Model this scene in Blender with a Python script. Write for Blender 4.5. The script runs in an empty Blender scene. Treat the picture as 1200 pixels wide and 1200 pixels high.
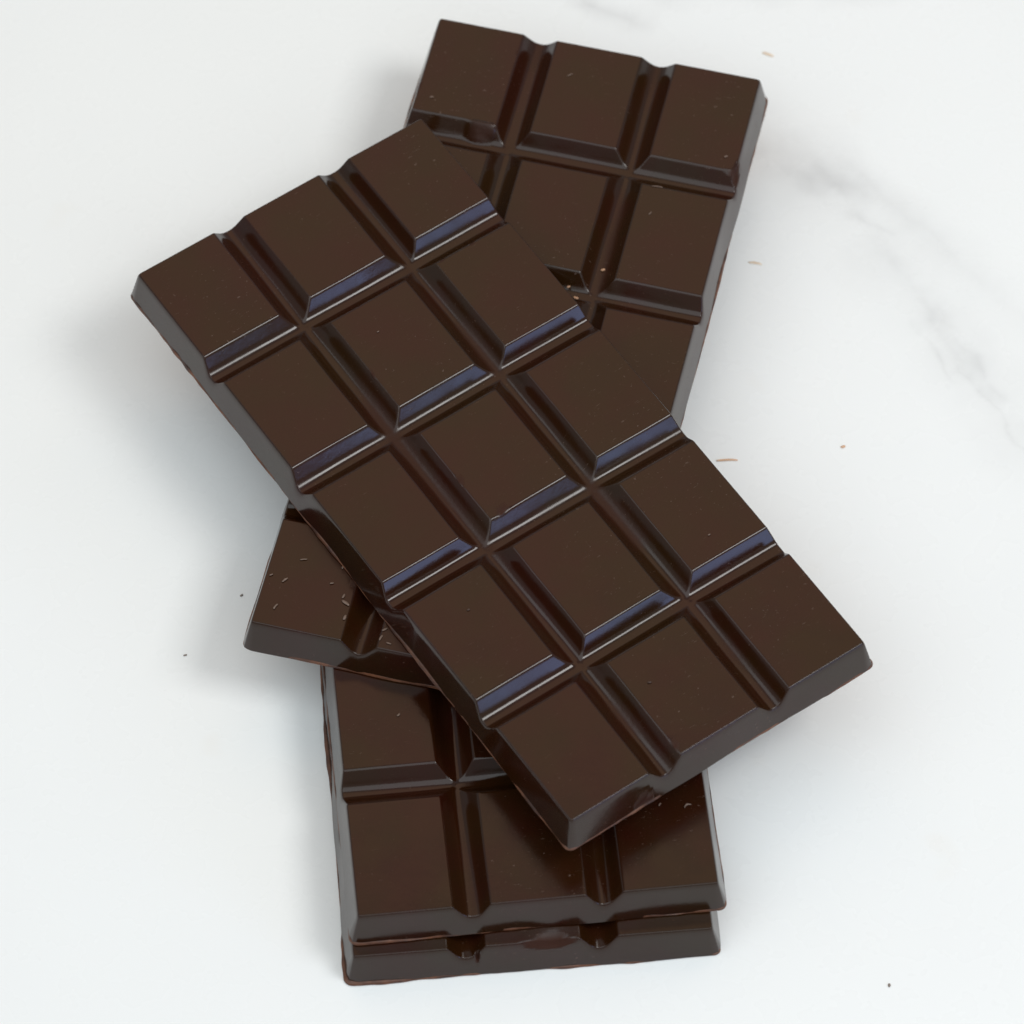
import bpy, math, random
import numpy as np

U = 0.026                       # one square pitch in metres; everything below is laid out in pitches
scene = bpy.context.scene
COL = scene.collection

# ------------------------------------------------------------------ camera
PITCH, DIST, FPX = 1.00897, 40.0849, 5891.5
cd = bpy.data.cameras.new('camera')
cam = bpy.data.objects.new('camera', cd)
COL.objects.link(cam)
cam.location = (0, -DIST * math.cos(PITCH) * U, DIST * math.sin(PITCH) * U)
cam.rotation_euler = (math.pi / 2 - PITCH, 0, 0)
cd.sensor_width = 36
cd.lens = FPX / 1200 * 36
cd.clip_start = 0.02
cd.clip_end = 50
cd.dof.use_dof = True
cd.dof.focus_distance = 38.9 * U
cd.dof.aperture_fstop = 22
scene.camera = cam

# ------------------------------------------------------------------ world: dim neutral room
w = bpy.data.worlds.new('World')
scene.world = w
w.use_nodes = True
bg = w.node_tree.nodes['Background']
bg.inputs[0].default_value = (0.95, 0.98, 1.0, 1)
bg.inputs[1].default_value = 0.37

# ------------------------------------------------------------------ lamps: the window beside the table, plus added fill and bounce
def area(name, direction, dist, sx, sy, watts, col):
    ld = bpy.data.lights.new(name, 'AREA')
    ld.shape = 'RECTANGLE'
    ld.size, ld.size_y = sx, sy
    ld.energy = watts
    ld.color = col
    o = bpy.data.objects.new(name, ld)
    COL.objects.link(o)
    n = math.sqrt(sum(c * c for c in direction))
    d = [c / n for c in direction]
    o.location = [c * dist for c in d]
    yaw = math.atan2(d[1], d[0])
    el = math.asin(d[2])
    o.rotation_euler = (math.pi / 2 - el, 0, yaw + math.pi / 2)
    return o

area('window_light_upper', (0.50, -0.16, 0.84), 1.3, 0.46, 0.40, 6.0, (1.0, 0.99, 0.97))
area('window_light_lower', (0.80, -0.60, 0.26), 1.6, 0.62, 0.42, 2.8, (0.36, 0.53, 1.0))
area('overhead_fill', (-0.14, -0.36, 0.92), 1.6, 2.7, 1.6, 19.0, (0.90, 0.965, 1.0))  # added soft fill, set to lighten the shadows
area('warm_room_bounce', (0.0, 0.59, 0.81), 1.7, 2.2, 0.80, 3.4, (1.0, 0.53, 0.23))  # area lamp standing in for warm room light, reflected in the tops

vs = scene.view_settings
vs.view_transform = 'Standard'
vs.look = 'None'
vs.exposure = -0.04
vs.gamma = 1.0

# ------------------------------------------------------------------ material helpers
def new_mat(name):
    m = bpy.data.materials.new(name)
    m.use_nodes = True
    nt = m.node_tree
    return m, nt, nt.nodes['Principled BSDF']

class NT:
    def __init__(s, nt): s.nt = nt
    def n(s, t, **kw):
        x = s.nt.nodes.new(t)
        for k, v in kw.items(): setattr(x, k, v)
        return x
    def l(s, a, b): s.nt.links.new(a, b)
    def math(s, op, a, b=None, clamp=False):
        x = s.n('ShaderNodeMath', operation=op, use_clamp=clamp)
        for i, v in enumerate((a, b)):
            if v is None: continue
            if isinstance(v, (int, float)): x.inputs[i].default_value = v
            else: s.l(v, x.inputs[i])
        return x.outputs[0]
    def noise(s, vec, scale, detail=2, rough=0.5):
        x = s.n('ShaderNodeTexNoise')
        s.l(vec, x.inputs['Vector'])
        x.inputs['Scale'].default_value = scale
        x.inputs['Detail'].default_value = detail
        x.inputs['Roughness'].default_value = rough
        return x.outputs['Fac']
    def ramp(s, fac, stops):
        x = s.n('ShaderNodeValToRGB')
        e = x.color_ramp.elements
        while len(e) < len(stops): e.new(0.5)
        for i, (p, c) in enumerate(stops):
            e[i].position = p
            e[i].color = (c, c, c, 1) if isinstance(c, (int, float)) else (*c, 1)
        s.l(fac, x.inputs[0])
        return x.outputs[0]
    def mix(s, fac, a, b):
        x = s.n('ShaderNodeMix', data_type='RGBA')
        for sock, v in ((x.inputs[0], fac), (x.inputs[6], a), (x.inputs[7], b)):
            if isinstance(v, (int, float)): sock.default_value = v
            elif isinstance(v, tuple): sock.default_value = (*v, 1)
            else: s.l(v, sock)
        return x.outputs[2]

# glossy moulded chocolate
def chocolate_material():
    m, nt, b = new_mat('moulded_chocolate')
    t = NT(nt)
    tc = t.n('ShaderNodeTexCoord').outputs['Object']
    big = t.noise(tc, 70, 3)
    col = t.mix(t.ramp(big, [(0.35, 0.0), (0.65, 1.0)]), (0.0235, 0.0052, 0.0022), (0.0200, 0.0078, 0.0018))
    # fine scuffs and cocoa dust left by handling
    st = t.n('ShaderNodeMapping')
    st.inputs['Scale'].default_value = (1, 6, 1)
    st.inputs['Rotation'].default_value = (0, 0, 0.5)
    t.l(tc, st.inputs[0])
    sc = t.ramp(t.noise(st.outputs[0], 420, 4, 0.6), [(0.66, 0.0), (0.76, 1.0)])
    dust = t.ramp(t.noise(tc, 1500, 2, 0.5), [(0.70, 0.0), (0.78, 1.0)])
    wear = t.math('MULTIPLY', t.math('ADD', sc, dust, True), t.ramp(t.noise(tc, 45, 2), [(0.40, 0.0), (0.7, 0.5)]))
    col = t.mix(wear, col, (0.16, 0.105, 0.08))
    raw = t.n('ShaderNodeAttribute', attribute_name='raw').outputs['Fac']
    col = t.mix(raw, col, (0.035, 0.0115, 0.006))
    t.l(col, b.inputs['Base Color'])
    rough = t.math('ADD', t.math('ADD', t.ramp(t.noise(tc, 160, 3), [(0.3, 0.07), (0.7, 0.15)]), t.ramp(t.noise(tc, 42, 3), [(0.35, 0.02), (0.68, 0.10)])), t.math('MULTIPLY', raw, 0.4))
    rough = t.math('ADD', rough, t.math('MULTIPLY', wear, 0.8))
    t.l(rough, b.inputs['Roughness'])
    t.l(t.math('SUBTRACT', 0.5, t.math('MULTIPLY', raw, 0.3)), b.inputs['Specular IOR Level'])
    b.inputs['IOR'].default_value = 1.45
    h = t.math('ADD', t.math('MULTIPLY', t.noise(tc, 520, 3), 0.6), t.math('MULTIPLY', t.noise(tc, 1800, 2), 0.22))
    h = t.math('ADD', h, t.math('MULTIPLY', t.math('MULTIPLY', t.noise(tc, 900, 4, 0.65), raw), 5.0))
    bp = t.n('ShaderNodeBump')
    bp.inputs['Strength'].default_value = 0.45
    bp.inputs['Distance'].default_value = 0.00006
    t.l(h, bp.inputs['Height'])
    t.l(bp.outputs[0], b.inputs['Normal'])
    return m

def scraped_material():
    m, nt, b = new_mat('scraped_chocolate')
    t = NT(nt)
    tc = t.n('ShaderNodeTexCoord').outputs['Object']
    f = t.noise(tc, 260, 4, 0.6)
    t.l(t.mix(t.ramp(f, [(0.35, 0.0), (0.68, 1.0)]), (0.036, 0.013, 0.008), (0.17, 0.065, 0.030)), b.inputs['Base Color'])
    b.inputs['Roughness'].default_value = 0.5
    bp = t.n('ShaderNodeBump')
    bp.inputs['Strength'].default_value = 0.6
    bp.inputs['Distance'].default_value = 0.0003
    t.l(t.noise(tc, 900, 4, 0.6), bp.inputs['Height'])
    t.l(bp.outputs[0], b.inputs['Normal'])
    return m

def plain_material(name, c, r=0.5):
    m, nt, b = new_mat(name)
    t = NT(nt)
    tc = t.n('ShaderNodeTexCoord').outputs['Object']
    f = t.noise(tc, 1500, 2)
    t.l(t.mix(f, tuple(x * 0.75 for x in c), tuple(min(1, x * 1.2) for x in c)), b.inputs['Base Color'])
    b.inputs['Roughness'].default_value = r
    return m

def marble_material():
    m, nt, b = new_mat('white_marble')
    t = NT(nt)
    tc = t.n('ShaderNodeTexCoord').outputs['Object']
    sp = t.n('ShaderNodeVectorMath', operation='SCALE')
    t.l(tc, sp.inputs[0])
    sp.inputs['Scale'].default_value = 1 / U
    P = sp.outputs[0]                                         # position in pitches
    wob = t.n('ShaderNodeTexNoise')
    t.l(P, wob.inputs['Vector'])
    wob.inputs['Scale'].default_value = 0.9
    wob.inputs['Detail'].default_value = 4
    wm = t.n('ShaderNodeVectorMath', operation='SUBTRACT')
    t.l(wob.outputs['Color'], wm.inputs[0])
    wm.inputs[1].default_value = (0.5, 0.5, 0.5)
    ws = t.n('ShaderNodeVectorMath', operation='SCALE')
    t.l(wm.outputs[0], ws.inputs[0])
    ws.inputs['Scale'].default_value = 0.75
    wa = t.n('ShaderNodeVectorMath', operation='ADD')
    t.l(P, wa.inputs[0]); t.l(ws.outputs[0], wa.inputs[1])
    Q = wa.outputs[0]
    total = None
    def vein(x, y, ang, half_len, width, strength, sharp=True):
        """a wandering vein: soft band round a line of finite length"""
        nonlocal total
        mp = t.n('ShaderNodeMapping', vector_type='TEXTURE')
        mp.inputs['Location'].default_value = (x, y, 0)
        mp.inputs['Rotation'].default_value = (0, 0, ang)
        t.l(Q, mp.inputs[0])
        sx = t.n('ShaderNodeSeparateXYZ')
        t.l(mp.outputs[0], sx.inputs[0])
        across = t.math('ABSOLUTE', sx.outputs[1])
        a = t.math('SUBTRACT', 1.0, t.math('DIVIDE', across, width), True)
        a = t.math('POWER', a, 2.0 if sharp else 1.5)
        al = t.math('SUBTRACT', 1.0, t.math('POWER', t.math('DIVIDE', t.math('ABSOLUTE', sx.outputs[0]), half_len), 4.0), True)
        br = t.ramp(t.noise(P, 1.7, 4, 0.6), [(0.36, 0.08 if sharp else 0.4), (0.62, 1.0)])
        v = t.math('MULTIPLY', t.math('MULTIPLY', a, al), t.math('MULTIPLY', br, strength))
        total = v if total is None else t.math('ADD', total, v, True)
    A = math.atan2
    vein(3.10, 2.30, A(-1.9, 1.25), 2.4, 0.55, 0.24, False)
    vein(3.05, 2.45, A(-1.9, 1.15), 2.0, 0.13, 0.13)
    vein(3.55, 2.55, A(-1.7, 1.6), 1.9, 0.34, 0.20, False)
    vein(3.95, 1.15, A(-1.5, 0.9), 1.0, 0.09, 0.18)
    vein(4.05, 0.75, A(-1.6, 1.0), 0.9, 0.05, 0.22)
    vein(2.95, 2.75, A(-0.4, 0.6), 0.30, 0.12, 0.22)
    vein(3.40, 1.55, A(-0.9, 0.55), 0.45, 0.06, 0.20)
    vein(2.30, 3.35, A(-0.6, 1.2), 0.8, 0.26, 0.22, False)
    vein(0.75, 5.15, A(-0.3, 0.6), 0.6, 0.20, 0.35, False)
    vein(2.6, 5.45, 0.05, 1.6, 0.40, 0.60, False)
    vein(-5.5, 6.0, 0.9, 3.5, 0.30, 0.3, False)
    vein(6.5, -2.0, -1.1, 3.0, 0.25, 0.4, False)
    vein(-7.5, -4.0, 0.8, 4.0, 0.35, 0.4, False)
    haze = t.ramp(t.noise(P, 0.33, 3, 0.5), [(0.35, 0.0), (0.75, 0.05)])
    fac = t.math('ADD', total, haze, True)
    col = t.mix(fac, (0.825, 0.85, 0.845), (0.42, 0.425, 0.43))
    tan = t.ramp(t.noise(P, 1.15, 2, 0.5), [(0.68, 0.0), (0.80, 0.16)])
    col = t.mix(tan, col, (0.72, 0.62, 0.48))
    t.l(col, b.inputs['Base Color'])
    t.l(t.ramp(t.noise(P, 3.0, 3), [(0.3, 0.22), (0.7, 0.34)]), b.inputs['Roughness'])
    b.inputs['IOR'].default_value = 1.45
    b.inputs['Specular IOR Level'].default_value = 0.35
    return m

CHOC = chocolate_material()
SCRAPED = scraped_material()
MARBLE = marble_material()
FLAKE = plain_material('pale_chocolate_flake', (0.15, 0.10, 0.075), 0.45)
TAN = plain_material('orange_cocoa_sliver', (0.68, 0.42, 0.26), 0.6)
PALE = plain_material('pale_tan_sliver', (0.78, 0.62, 0.46), 0.6)
GREY = plain_material('grey_brown_crumb', (0.22, 0.18, 0.15), 0.5)
BROWN = plain_material('light_brown_crumb', (0.42, 0.24, 0.14), 0.5)
DARK = plain_material('dark_pit_chip', (0.05, 0.025, 0.016), 0.5)  # dark colour for the chips that stand in for pits

# ------------------------------------------------------------------ mesh helper
def mesh_obj(name, verts, faces, mat, parent=None, normals=None, smooth=True, attr=None):
    me = bpy.data.meshes.new(name)
    me.from_pydata([tuple(v) for v in verts], [], [tuple(f) for f in faces])
    me.materials.append(mat)
    if smooth:
        me.polygons.foreach_set('use_smooth', [True] * len(me.polygons))
    if attr is not None:
        a = me.attributes.new('raw', 'FLOAT', 'POINT')
        a.data.foreach_set('value', np.asarray(attr, dtype=np.float32))
    if normals is not None:
        me.normals_split_custom_set_from_vertices([tuple(n) for n in normals])
    me.update()
    o = bpy.data.objects.new(name, me)
    COL.objects.link(o)
    if parent: o.parent = parent
    return o

# ------------------------------------------------------------------ the marble top
def marble_surface():
    hw, th, bv = 0.55, 0.02, 0.002
    v, f = [], []
    rings = [(hw - bv, 0.0), (hw, -bv), (hw, -th)]
    for r, z in rings:
        v += [(-r, -r, z), (r, -r, z), (r, r, z), (-r, r, z)]
    f.append((0, 1, 2, 3))
    for k in range(2):
        for i in range(4):
            j = (i + 1) % 4
            f.append((k * 4 + j, k * 4 + i, k * 4 + 4 + i, k * 4 + 4 + j))
    f.append((11, 10, 9, 8))
    o = mesh_obj('marble_surface', v, f, MARBLE, smooth=False)
    o['kind'] = 'structure'
    o['label'] = 'white marble surface with faint grey veins'
    return o
marble_surface()

# ------------------------------------------------------------------ chocolate bars
PV, FA, FB, H, S = 1.2563, 0.3543, 0.4797, 0.3203, 0.068
HU, HV = 1 + FA, 2 * PV + FB           # half size of the top face
G, GT0 = 0.125, 0.046                  # groove depth, half width of its floor
RC = 0.030                             # plan radius of the bar's corners

def smax(a, b, r):
    return np.maximum(a, b) + np.maximum(r - np.abs(a - b), 0) ** 2 / (4 * r)
def smin(a, b, r):
    return -smax(-a, -b, r)

def groove(t, hw, t0, r):
    k = G / (hw - t0)
    return smin(np.zeros_like(t), smax(np.full_like(t, -G), -G + k * (t - t0), r), 0.010)

def wav(rng, n, fmax):
    """smooth random field over (u, v)"""
    k = [(rng.uniform(-fmax, fmax), rng.uniform(-fmax, fmax), rng.uniform(0, 6.28), rng.uniform(0.5, 1)) for _ in range(n)]
    def fn(u, v):
        s = 0
        for a, b, p, w in k: s = s + w * np.sin(a * u + b * v + p)
        return s / math.sqrt(n)
    return fn

def axis(centres, hw, half, step):
    """sample positions: dense in the grooves and along the walls, sparse on the faces"""
    xs = set()
    n = int(round(2 * hw * 1.12 / step / 2)) * 2
    edges = []
    for c in centres:
        for i in range(n + 1):
            xs.add(round(c - hw * 1.12 + 2 * hw * 1.12 * i / n, 6))
        xs.add(round(c, 6))
        edges += [c - hw * 1.12, c + hw * 1.12]
    inner = half - RC
    e = [-inner] + edges + [inner]
    for a, b in zip(e[0::2], e[1::2]):
        m = 16
        for i in range(m + 1): xs.add(round(a + (b - a) * i / m, 6))
    for q in (0.007, 0.013, 0.018, 0.022, 0.0255, 0.028, 0.03, 0.032, 0.034, 0.0365, 0.04, 0.045, 0.052, 0.061, 0.071, 0.082, 0.091, RC + S):
        xs.add(round(inner + q, 6)); xs.add(round(-inner - q, 6))
    out = []
    for x in sorted(xs):
        if not out or x - out[-1] > 1e-4: out.append(x)
    return np.array(out)

UC = [-0.5, 0.5]
VC = [-1.5 * PV, -0.5 * PV, 0.5 * PV, 1.5 * PV]
HWU, HWV = 0.5 - FA, PV / 2 - FB

def make_bar(label, pose, seed, flash, carves=(), lumps=(), square_labels={}):
    x, y, z, yaw = pose
    root = bpy.data.objects.new('chocolate_bar', None)
    root.empty_display_size = 0.02
    COL.objects.link(root)
    root.location = (x * U, y * U, z * U)
    root.rotation_euler = (0, 0, yaw)
    root['label'] = label
    root['category'] = 'chocolate bar'
    root['group'] = 'dark chocolate bars in the stack'
    rng = random.Random(seed)
    us, vsx = axis(UC, HWU, HU, 0.0095), axis(VC, HWV, HV, 0.0095)
    Ug, Vg = np.meshgrid(us, vsx, indexing='ij')
    wob = wav(rng, 10, 9)
    wob2 = wav(rng, 12, 3)
    wob3 = wav(rng, 14, 26)
    du = np.min([np.abs(Ug - c) for c in UC], axis=0) + 0.0022 * wob(Ug, Vg)
    dv = np.min([np.abs(Vg - c) for c in VC], axis=0) + 0.0022 * wob(Vg, -Ug)
    du, dv = np.maximum(du, 0), np.maximum(dv, 0)
    # every flank of every square leans a little differently
    ci = np.digitize(Ug, UC)
    cj = np.digitize(Vg, VC)
    su, sv = (Ug > ci - 1.0).astype(int), (Vg > (cj - 2) * PV).astype(int)
    nr = np.random.default_rng(seed)
    tu, tv = nr.normal(0, 0.006, (3, 5, 2)), nr.normal(0, 0.006, (3, 5, 2))
    eu, ev = nr.normal(0, 0.010, (3, 5, 2)), nr.normal(0, 0.010, (3, 5, 2))
    t0u = np.clip(GT0 + tu[ci, cj, su] + eu[ci, cj, su] * (Vg - (cj - 2) * PV), 0.028, 0.064)
    t0v = np.clip(GT0 + tv[ci, cj, sv] + ev[ci, cj, sv] * (Ug - (ci - 1.0)), 0.028, 0.064)
    h = smin(groove(du, HWU, t0u, 0.055), groove(dv, HWV, t0v, 0.034), 0.010)
    d = np.maximum(np.abs(Ug) - HU, np.abs(Vg) - HV)
    wall = -(H - 0.012) / S * d
    h = smin(h, wall, 0.055)
    h = h + 0.0022 * wob2(Ug, Vg) * np.clip(1 + h / 0.1, 0, 1) + 0.0006 * wob3(Ug, Vg) * np.clip(1 + h / 0.3, 0, 1)
    raw = np.zeros_like(h)
    nicks = []
    for _ in range(9):                               # small knocks along the edges of the squares
        i, j = rng.randrange(3), rng.randrange(5)
        if rng.random() < 0.5: nu, nv = i - 1 + rng.uniform(-FA, FA), (j - 2) * PV + rng.choice((-1, 1)) * FB
        else: nu, nv = i - 1 + rng.choice((-1, 1)) * FA, (j - 2) * PV + rng.uniform(-FB, FB)
        r = rng.uniform(0.018, 0.04)
        nicks.append((nu, nv, r * 0.55, r, rng.uniform(0.8, 1.8)))
    for (cu, cv, ct, r, sq) in list(carves) + nicks:               # conchoidal chips: a sphere taken out of the surface
        rr = ((Ug - cu) / sq) ** 2 + (Vg - cv) ** 2
        s = ct - np.sqrt(np.maximum(r * r - rr, 0)) + 0.045 * r * wob3(Ug * 1.3, Vg * 1.3)
        inside = (rr < r * r) & (s < h)
        h = np.where(inside, np.maximum(s, -H + 0.05), h)
        raw = np.where(inside, 1.0, raw)
    for (cu, cv, ru, rv, amp) in lumps:              # smeared chocolate stuck to the surface
        q = ((Ug - cu) / ru) ** 2 + ((Vg - cv) / rv) ** 2 + 0.25 * wob3(Ug * 1.5, Vg * 1.5)
        k = np.clip(1.25 * (1 - q), 0, 1)
        k = k * k * (3 - 2 * k)
        h = h + amp * k
        raw = np.maximum(raw, 0.7 * k)
    # reddish smears of cocoa butter lying along some of the long channels
    smear = np.clip(1.6 * wob(Ug * 0.9, Vg * 0.45) - 0.5 + 0.5 * wob3(Ug * 0.8, Vg * 0.5), 0, 1) * np.clip(1.2 - du / 0.075, 0, 1)
    raw = np.maximum(raw, 0.55 * smear)
    Z = np.maximum(H + h, 0.012)
    # round the plan corners
    X, Y = Ug.copy(), Vg.copy()
    a, b = np.abs(Ug) - (HU - RC), np.abs(Vg) - (HV - RC)
    m = (a > 0) & (b > 0)
    ln = np.sqrt(np.maximum(a * a + b * b, 1e-12))
    k = 0.35 + 0.65 * np.maximum(a, b) / ln
    X = np.where(m, np.sign(Ug) * (HU - RC + a * k), X)
    Y = np.where(m, np.sign(Vg) * (HV - RC + b * k), Y)
    low = np.clip((d + 0.005) / S, 0, 1)
    X = X + np.sign(Ug) * low * 0.006 * wob(Vg * 0.8, Ug * 0.8) * (np.abs(Ug) > HU - RC)
    Y = Y + np.sign(Vg) * low * 0.006 * wob(Ug * 0.8, Vg * 0.8) * (np.abs(Vg) > HV - RC)
    P = np.stack([X, Y, Z], -1) * U
    # normals from the whole bar, so that the squares meet without a seam
    e1, e2 = P[1:, :-1] - P[:-1, :-1], P[:-1, 1:] - P[:-1, :-1]
    e3, e4 = P[:-1, 1:] - P[1:, 1:], P[1:, :-1] - P[1:, 1:]
    n1, n2 = np.cross(e1, e2), np.cross(e3, e4)
    fn = n1 + n2
    fn = fn / np.maximum(np.linalg.norm(fn, axis=-1, keepdims=True), 1e-20)
    ar = (np.linalg.norm(n1, axis=-1) + np.linalg.norm(n2, axis=-1))[..., None]
    N = np.zeros_like(P)
    for sl in ((slice(0, -1), slice(0, -1)), (slice(1, None), slice(0, -1)), (slice(0, -1), slice(1, None)), (slice(1, None), slice(1, None))):
        N[sl] += fn * ar
    N /= np.maximum(np.linalg.norm(N, axis=-1, keepdims=True), 1e-20)
    iu = [0] + [int(np.argmin(np.abs(us - c))) for c in UC] + [len(us) - 1]
    iv = [0] + [int(np.argmin(np.abs(vsx - c))) for c in VC] + [len(vsx) - 1]
    for j in range(5):
        for i in range(3):
            a0, a1, b0, b1 = iu[i], iu[i + 1], iv[j], iv[j + 1]
            pp = P[a0:a1 + 1, b0:b1 + 1]
            nu, nv = pp.shape[:2]
            idx = np.arange(nu * nv).reshape(nu, nv)
            F = np.stack([idx[:-1, :-1], idx[1:, :-1], idx[1:, 1:], idx[:-1, 1:]], -1).reshape(-1, 4)
            sq = mesh_obj('square', pp.reshape(-1, 3).tolist(), F.tolist(), CHOC, root,
                          N[a0:a1 + 1, b0:b1 + 1].reshape(-1, 3).tolist(), True,
                          raw[a0:a1 + 1, b0:b1 + 1].ravel())
            if (i, j) in square_labels: sq['label'] = square_labels[(i, j)]
    # the poured underside: a thin ragged skirt of scraped chocolate
    ring = []
    R = (RC + S) * 0.6
    hx, hy = HU + S - R, HV + S - R
    def arc(cx, cy, a0):
        for q in range(7):
            an = a0 + math.pi / 2 * q / 6
            ring.append((cx + R * math.cos(an), cy + R * math.sin(an), math.cos(an), math.sin(an)))
    def line(x0, y0, x1, y1, nx, ny):
        L = math.hypot(x1 - x0, y1 - y0); n = int(L / 0.022)
        for q in range(1, n): ring.append((x0 + (x1 - x0) * q / n, y0 + (y1 - y0) * q / n, nx, ny))
    arc(hx, hy, 0); line(hx, hy + R, -hx, hy + R, 0, 1)
    arc(-hx, hy, math.pi / 2); line(-hx - R, hy, -hx - R, -hy, -1, 0)
    arc(-hx, -hy, math.pi); line(-hx, -hy - R, hx, -hy - R, 0, -1)
    arc(hx, -hy, 1.5 * math.pi); line(hx + R, -hy, hx + R, hy, 1, 0)
    n = len(ring)
    w1, w2, w3 = wav(rng, 8, 4), wav(rng, 10, 14), wav(rng, 10, 45)
    verts, faces = [], []
    for lev, zz in enumerate((0.0, 0.010, 0.024, 0.040)):
        for (px, py, nx, ny) in ring:
            rag = 0.6 * w1(px, py) + 0.45 * w2(px, py) + 0.18 * w3(px, py)
            rag = max(-0.5, rag)
            off = (-0.012 + flash * 0.6 * rag, flash * (0.35 + rag), flash * (0.1 + 0.7 * rag + 0.2 * w3(py, px)) - 0.004, -0.035)[lev]
            verts.append(((px + nx * off) * U, (py + ny * off) * U, (zz + (0.006 * w2(py, px) if lev == 2 else 0)) * U))
    for lev in range(3):
        for q in range(n):
            r = (q + 1) % n
            faces.append((lev * n + q, lev * n + r, (lev + 1) * n + r, (lev + 1) * n + q))
    faces.append(tuple(range(n - 1, -1, -1)))
    bo = mesh_obj('base', verts, faces, SCRAPED, root, None, False)
    return root

GAP = 0.0008
make_bar('lowest chocolate bar on the marble, only its chipped front edge and left side show', (-0.1055, -1.0374, GAP, 0.08855), 11, 0.016,
         carves=[(0.12, -HV - 0.105, 0.035, 0.15, 2.1), (-0.42, -HV - 0.07, -0.10, 0.085, 0.25)],
         square_labels={(1, 0): 'chipped square at the front of the lowest bar'})
make_bar('chocolate bar in front, lying on the lowest bar, with the diagonal bar over it', (-0.1165, -0.8492, H + GAP * 2, 0.1051), 23, 0.009)
make_bar('chocolate bar pointing to the upper right, crossed by the topmost bar', (0.0187, 0.9936, 2 * H + GAP * 3, -0.2368), 37, 0.009,
         carves=[(HU + 0.10, PV * 2 - FB - 0.03, 0.02, 0.17, 0.8)],
         lumps=[(-0.76, PV * 1.5 + 0.085, 0.12, 0.085, 0.032)],
         square_labels={(2, 4): 'corner square with a chipped edge', (0, 4): 'square with a smeared lump on its lower edge'})
make_bar('topmost chocolate bar lying diagonally across the stack with all fifteen squares showing', (-0.1483, -0.2767, 3 * H + GAP * 4, 0.6037), 53, 0.014,
         carves=[(-0.72, -HV - 0.122, -0.24, 0.085, 1.7)])

# ------------------------------------------------------------------ crumbs and flakes
def crumb(name, label, cat, group, x, y, z, length, width, height, ang, mat, seed, bend=0.0):
    """an irregular sliver: a tapered, bent, faceted chip standing on what it lies on"""
    r = random.Random(seed)
    secs, sides = 6, 6
    verts, faces = [], []
    for s in range(secs):
        t = s / (secs - 1)
        taper = 0.35 + 0.65 * math.sin(math.pi * (0.12 + 0.76 * t)) * r.uniform(0.75, 1.15)
        cx = (t - 0.5) * length
        cy = bend * math.sin(math.pi * t) * length + r.uniform(-0.08, 0.08) * width
        for k in range(sides):
            a = 2 * math.pi * k / sides
            verts.append((cx, cy + math.cos(a) * width / 2 * taper * r.uniform(0.8, 1.15),
                          max(0.0, height / 2 + math.sin(a) * height / 2 * taper * r.uniform(0.85, 1.1))))
    lo = min(v[2] for v in verts)
    verts = [(a * U, b * U, (c - lo) * U) for a, b, c in verts]
    for s in range(secs - 1):
        for k in range(sides):
            q = (k + 1) % sides
            faces.append((s * sides + k, s * sides + q, (s + 1) * sides + q, (s + 1) * sides + k))
    faces.append(tuple(range(sides - 1, -1, -1)))
    faces.append(tuple(range((secs - 1) * sides, secs * sides)))
    o = mesh_obj(name, verts, faces, mat, None, None, True)
    o.location = (x * U, y * U, z * U)
    o.rotation_euler = (0, 0, ang)
    o['label'] = label
    o['category'] = cat
    if group: o['group'] = group
    return o

g = 'cocoa slivers on the marble'
crumb('cocoa_sliver', 'orange brown sliver on the marble just right of the crossing of the bars', 'crumb', g, 1.726, 0.485, 0, 0.17, 0.022, 0.016, 0.05, TAN, 1, 0.04)
crumb('cocoa_sliver', 'tiny orange dot on the marble right of the orange brown sliver', 'crumb', g, 2.662, 0.616, 0, 0.035, 0.025, 0.016, 0.4, TAN, 2)
crumb('cocoa_sliver', 'small tan sliver on the marble beside the right side of the upper bar', 'crumb', g, 2.001, 2.415, 0, 0.11, 0.022, 0.008, -0.2, PALE, 3, 0.05)
crumb('cocoa_sliver', 'tan sliver on the marble beyond the top right corner of the upper bar', 'crumb', g, 2.165, 4.571, 0, 0.10, 0.03, 0.008, -0.4, PALE, 4, 0.03)
g = 'dark crumbs on the marble'
crumb('chocolate_crumb', 'dark crumb on the marble farthest left of the stack', 'crumb', g, -2.56, -1.327, 0, 0.028, 0.018, 0.010, 0.3, GREY, 5)
crumb('chocolate_crumb', 'dark crumb on the marble close to the left corner of the crossed bar', 'crumb', g, -2.134, -0.78, 0, 0.028, 0.02, 0.012, 0.8, GREY, 6)
crumb('chocolate_crumb', 'dark crumb alone on the marble at the lower right', 'crumb', g, 2.839, -4.212, 0, 0.03, 0.022, 0.012, 1.4, GREY, 7)
top3 = 3 * H + GAP * 3 + 0.001
g = 'pale flakes on the crossed bar'
lab = 'small pale flake scattered on the lower left square of the crossed bar'
for k, (x, y, l, wd, a) in enumerate([(-1.604, -1.04, 0.055, 0.014, 0.1), (-1.744, -1.225, 0.055, 0.02, 0.7), (-1.81, -1.462, 0.055, 0.018, 1.0), (-1.85, -1.178, 0.03, 0.014, 0.4),
                                      (-1.275, -1.431, 0.07, 0.028, -0.7), (-1.29, -1.37, 0.04, 0.02, 1.2), (-1.383, -1.255, 0.03, 0.016, 0.2), (-1.279, -1.561, 0.045, 0.022, 1.2), (-1.30, -1.11, 0.035, 0.018, 1.3)]):
    lb = {0: 'pale straight flake highest on the lower left square of the crossed bar', 2: 'pale slanting flake nearest the front edge of the lower left square of the crossed bar',
          4: 'largest pale flake by the groove on the lower left square of the crossed bar'}.get(k, lab)
    crumb('chocolate_flake', lb, 'flake', g, x, y, top3, l, wd, 0.008, a, FLAKE, 20 + k, 0.03)
lab = 'pale flake beside the groove at the near end of the crossed bar'
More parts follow.
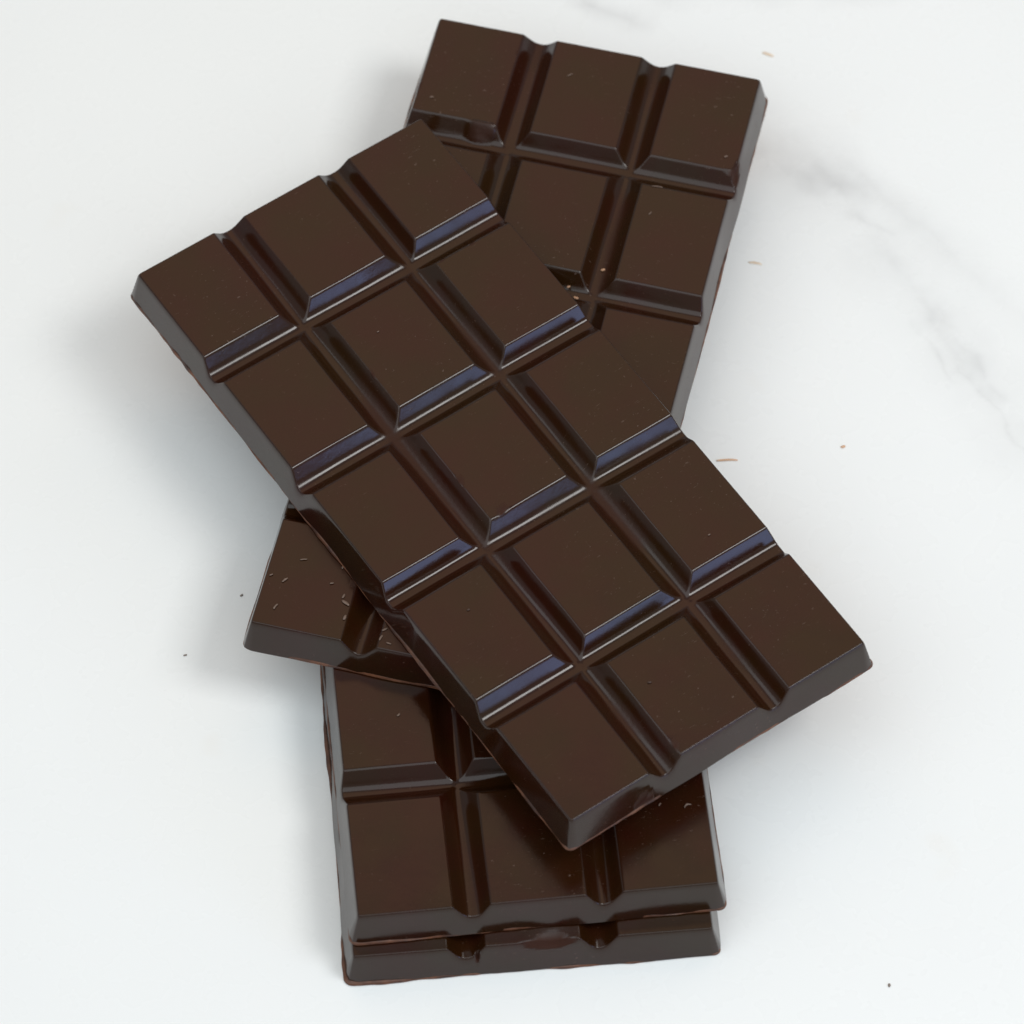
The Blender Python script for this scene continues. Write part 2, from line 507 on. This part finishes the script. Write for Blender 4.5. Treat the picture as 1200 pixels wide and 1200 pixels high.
for k, (x, y, l, wd, a) in enumerate([(-0.971, -1.667, 0.045, 0.02, 0.5), (-1.0, -1.74, 0.05, 0.02, 1.1), (-0.94, -1.79, 0.04, 0.016, -0.4)]):
    crumb('chocolate_flake', lab, 'flake', g, x, y, top3 - 0.002, l, wd, 0.008, a, FLAKE, 40 + k, 0.03)
labs = ['pale dot on the top left square of the crossed bar', 'thin pale flake on the top middle square of the crossed bar',
        'pale dot by the chipped corner of the top right square of the crossed bar',
        'long thin flake at the upper edge of the right second-row square of the crossed bar',
        'short pale flake in the middle of the right second-row square of the crossed bar']
for k, (x, y, l, wd, a) in enumerate([(-0.655, 3.4, 0.03, 0.022, 0.1), (0.476, 3.626, 0.05, 0.012, 0.5), (1.735, 2.80, 0.03, 0.02, 0.2), (1.172, 2.498, 0.09, 0.012, -0.15), (1.113, 2.235, 0.035, 0.014, 0.9)]):
    crumb('chocolate_flake', labs[k], 'flake', g, x, y, top3 - 0.002, l, wd, 0.006, a, FLAKE, 50 + k, 0.03)
zf = 3 * H + GAP * 3 - G + 0.001
labs = ['light brown crumb in the long groove of the crossed bar, away from the topmost bar',
        'larger light brown crumb in the groove crossing right at the edge of the topmost bar',
        'smallest light brown crumb beside the edge of the topmost bar, left of the larger one']
for k, (x, y, z, l, wd, a) in enumerate([(0.729, 1.76, zf, 0.035, 0.028, 0.3), (0.51, 1.475, zf + 0.02, 0.042, 0.028, -0.4), (0.452, 1.56, zf + 0.05, 0.03, 0.02, 0.6)]):
    crumb('chocolate_crumb', labs[k], 'crumb', 'light brown crumbs in the groove', x, y, z, l, wd, 0.020, a, BROWN, 60 + k)
top2 = 2 * H + GAP * 2 + 0.001
crumb('chocolate_flake', 'pale curled flake on the front bar near its right edge', 'flake', 'flakes on the front bar', 1.326, -3.028, top2, 0.06, 0.018, 0.012, 0.5, FLAKE, 70, 0.25)
crumb('chocolate_flake', 'small pale flake on the front bar under the edge of the topmost bar', 'flake', 'flakes on the front bar', 1.114, -3.013, top2, 0.03, 0.016, 0.010, 0.9, FLAKE, 71)
crumb('chocolate_flake', 'pale speck on the left square of the front bar', 'flake', 'flakes on the front bar', -0.866, -2.234, top2, 0.03, 0.02, 0.008, 0.9, FLAKE, 72)
top4 = 4 * H + GAP * 4 + 0.001
crumb('chocolate_crumb', 'dark chip standing in for a tiny pit on the middle end square of the topmost bar', 'crumb', None, 1.032, -2.321, top4, 0.03, 0.02, 0.008, 0.1, DARK, 80)  # dark chip in place of the shaded hole of a pit
crumb('chocolate_crumb', 'dark chip standing in for a tiny pit on the left fourth-row square of the topmost bar', 'crumb', None, -0.33, -1.685, top4, 0.024, 0.02, 0.008, 0.6, DARK, 81)  # another pit built as a dark chip on the face
crumb('chocolate_flake', 'pale speck on the middle second-row square of the topmost bar', 'flake', None, -1.052, 0.863, top4, 0.02, 0.014, 0.006, 0.6, FLAKE, 82)
crumb('chocolate_flake', 'pale speck on the right fourth-row square of the topmost bar', 'flake', None, 1.508, -1.015, top4, 0.022, 0.014, 0.006, 0.6, FLAKE, 83)
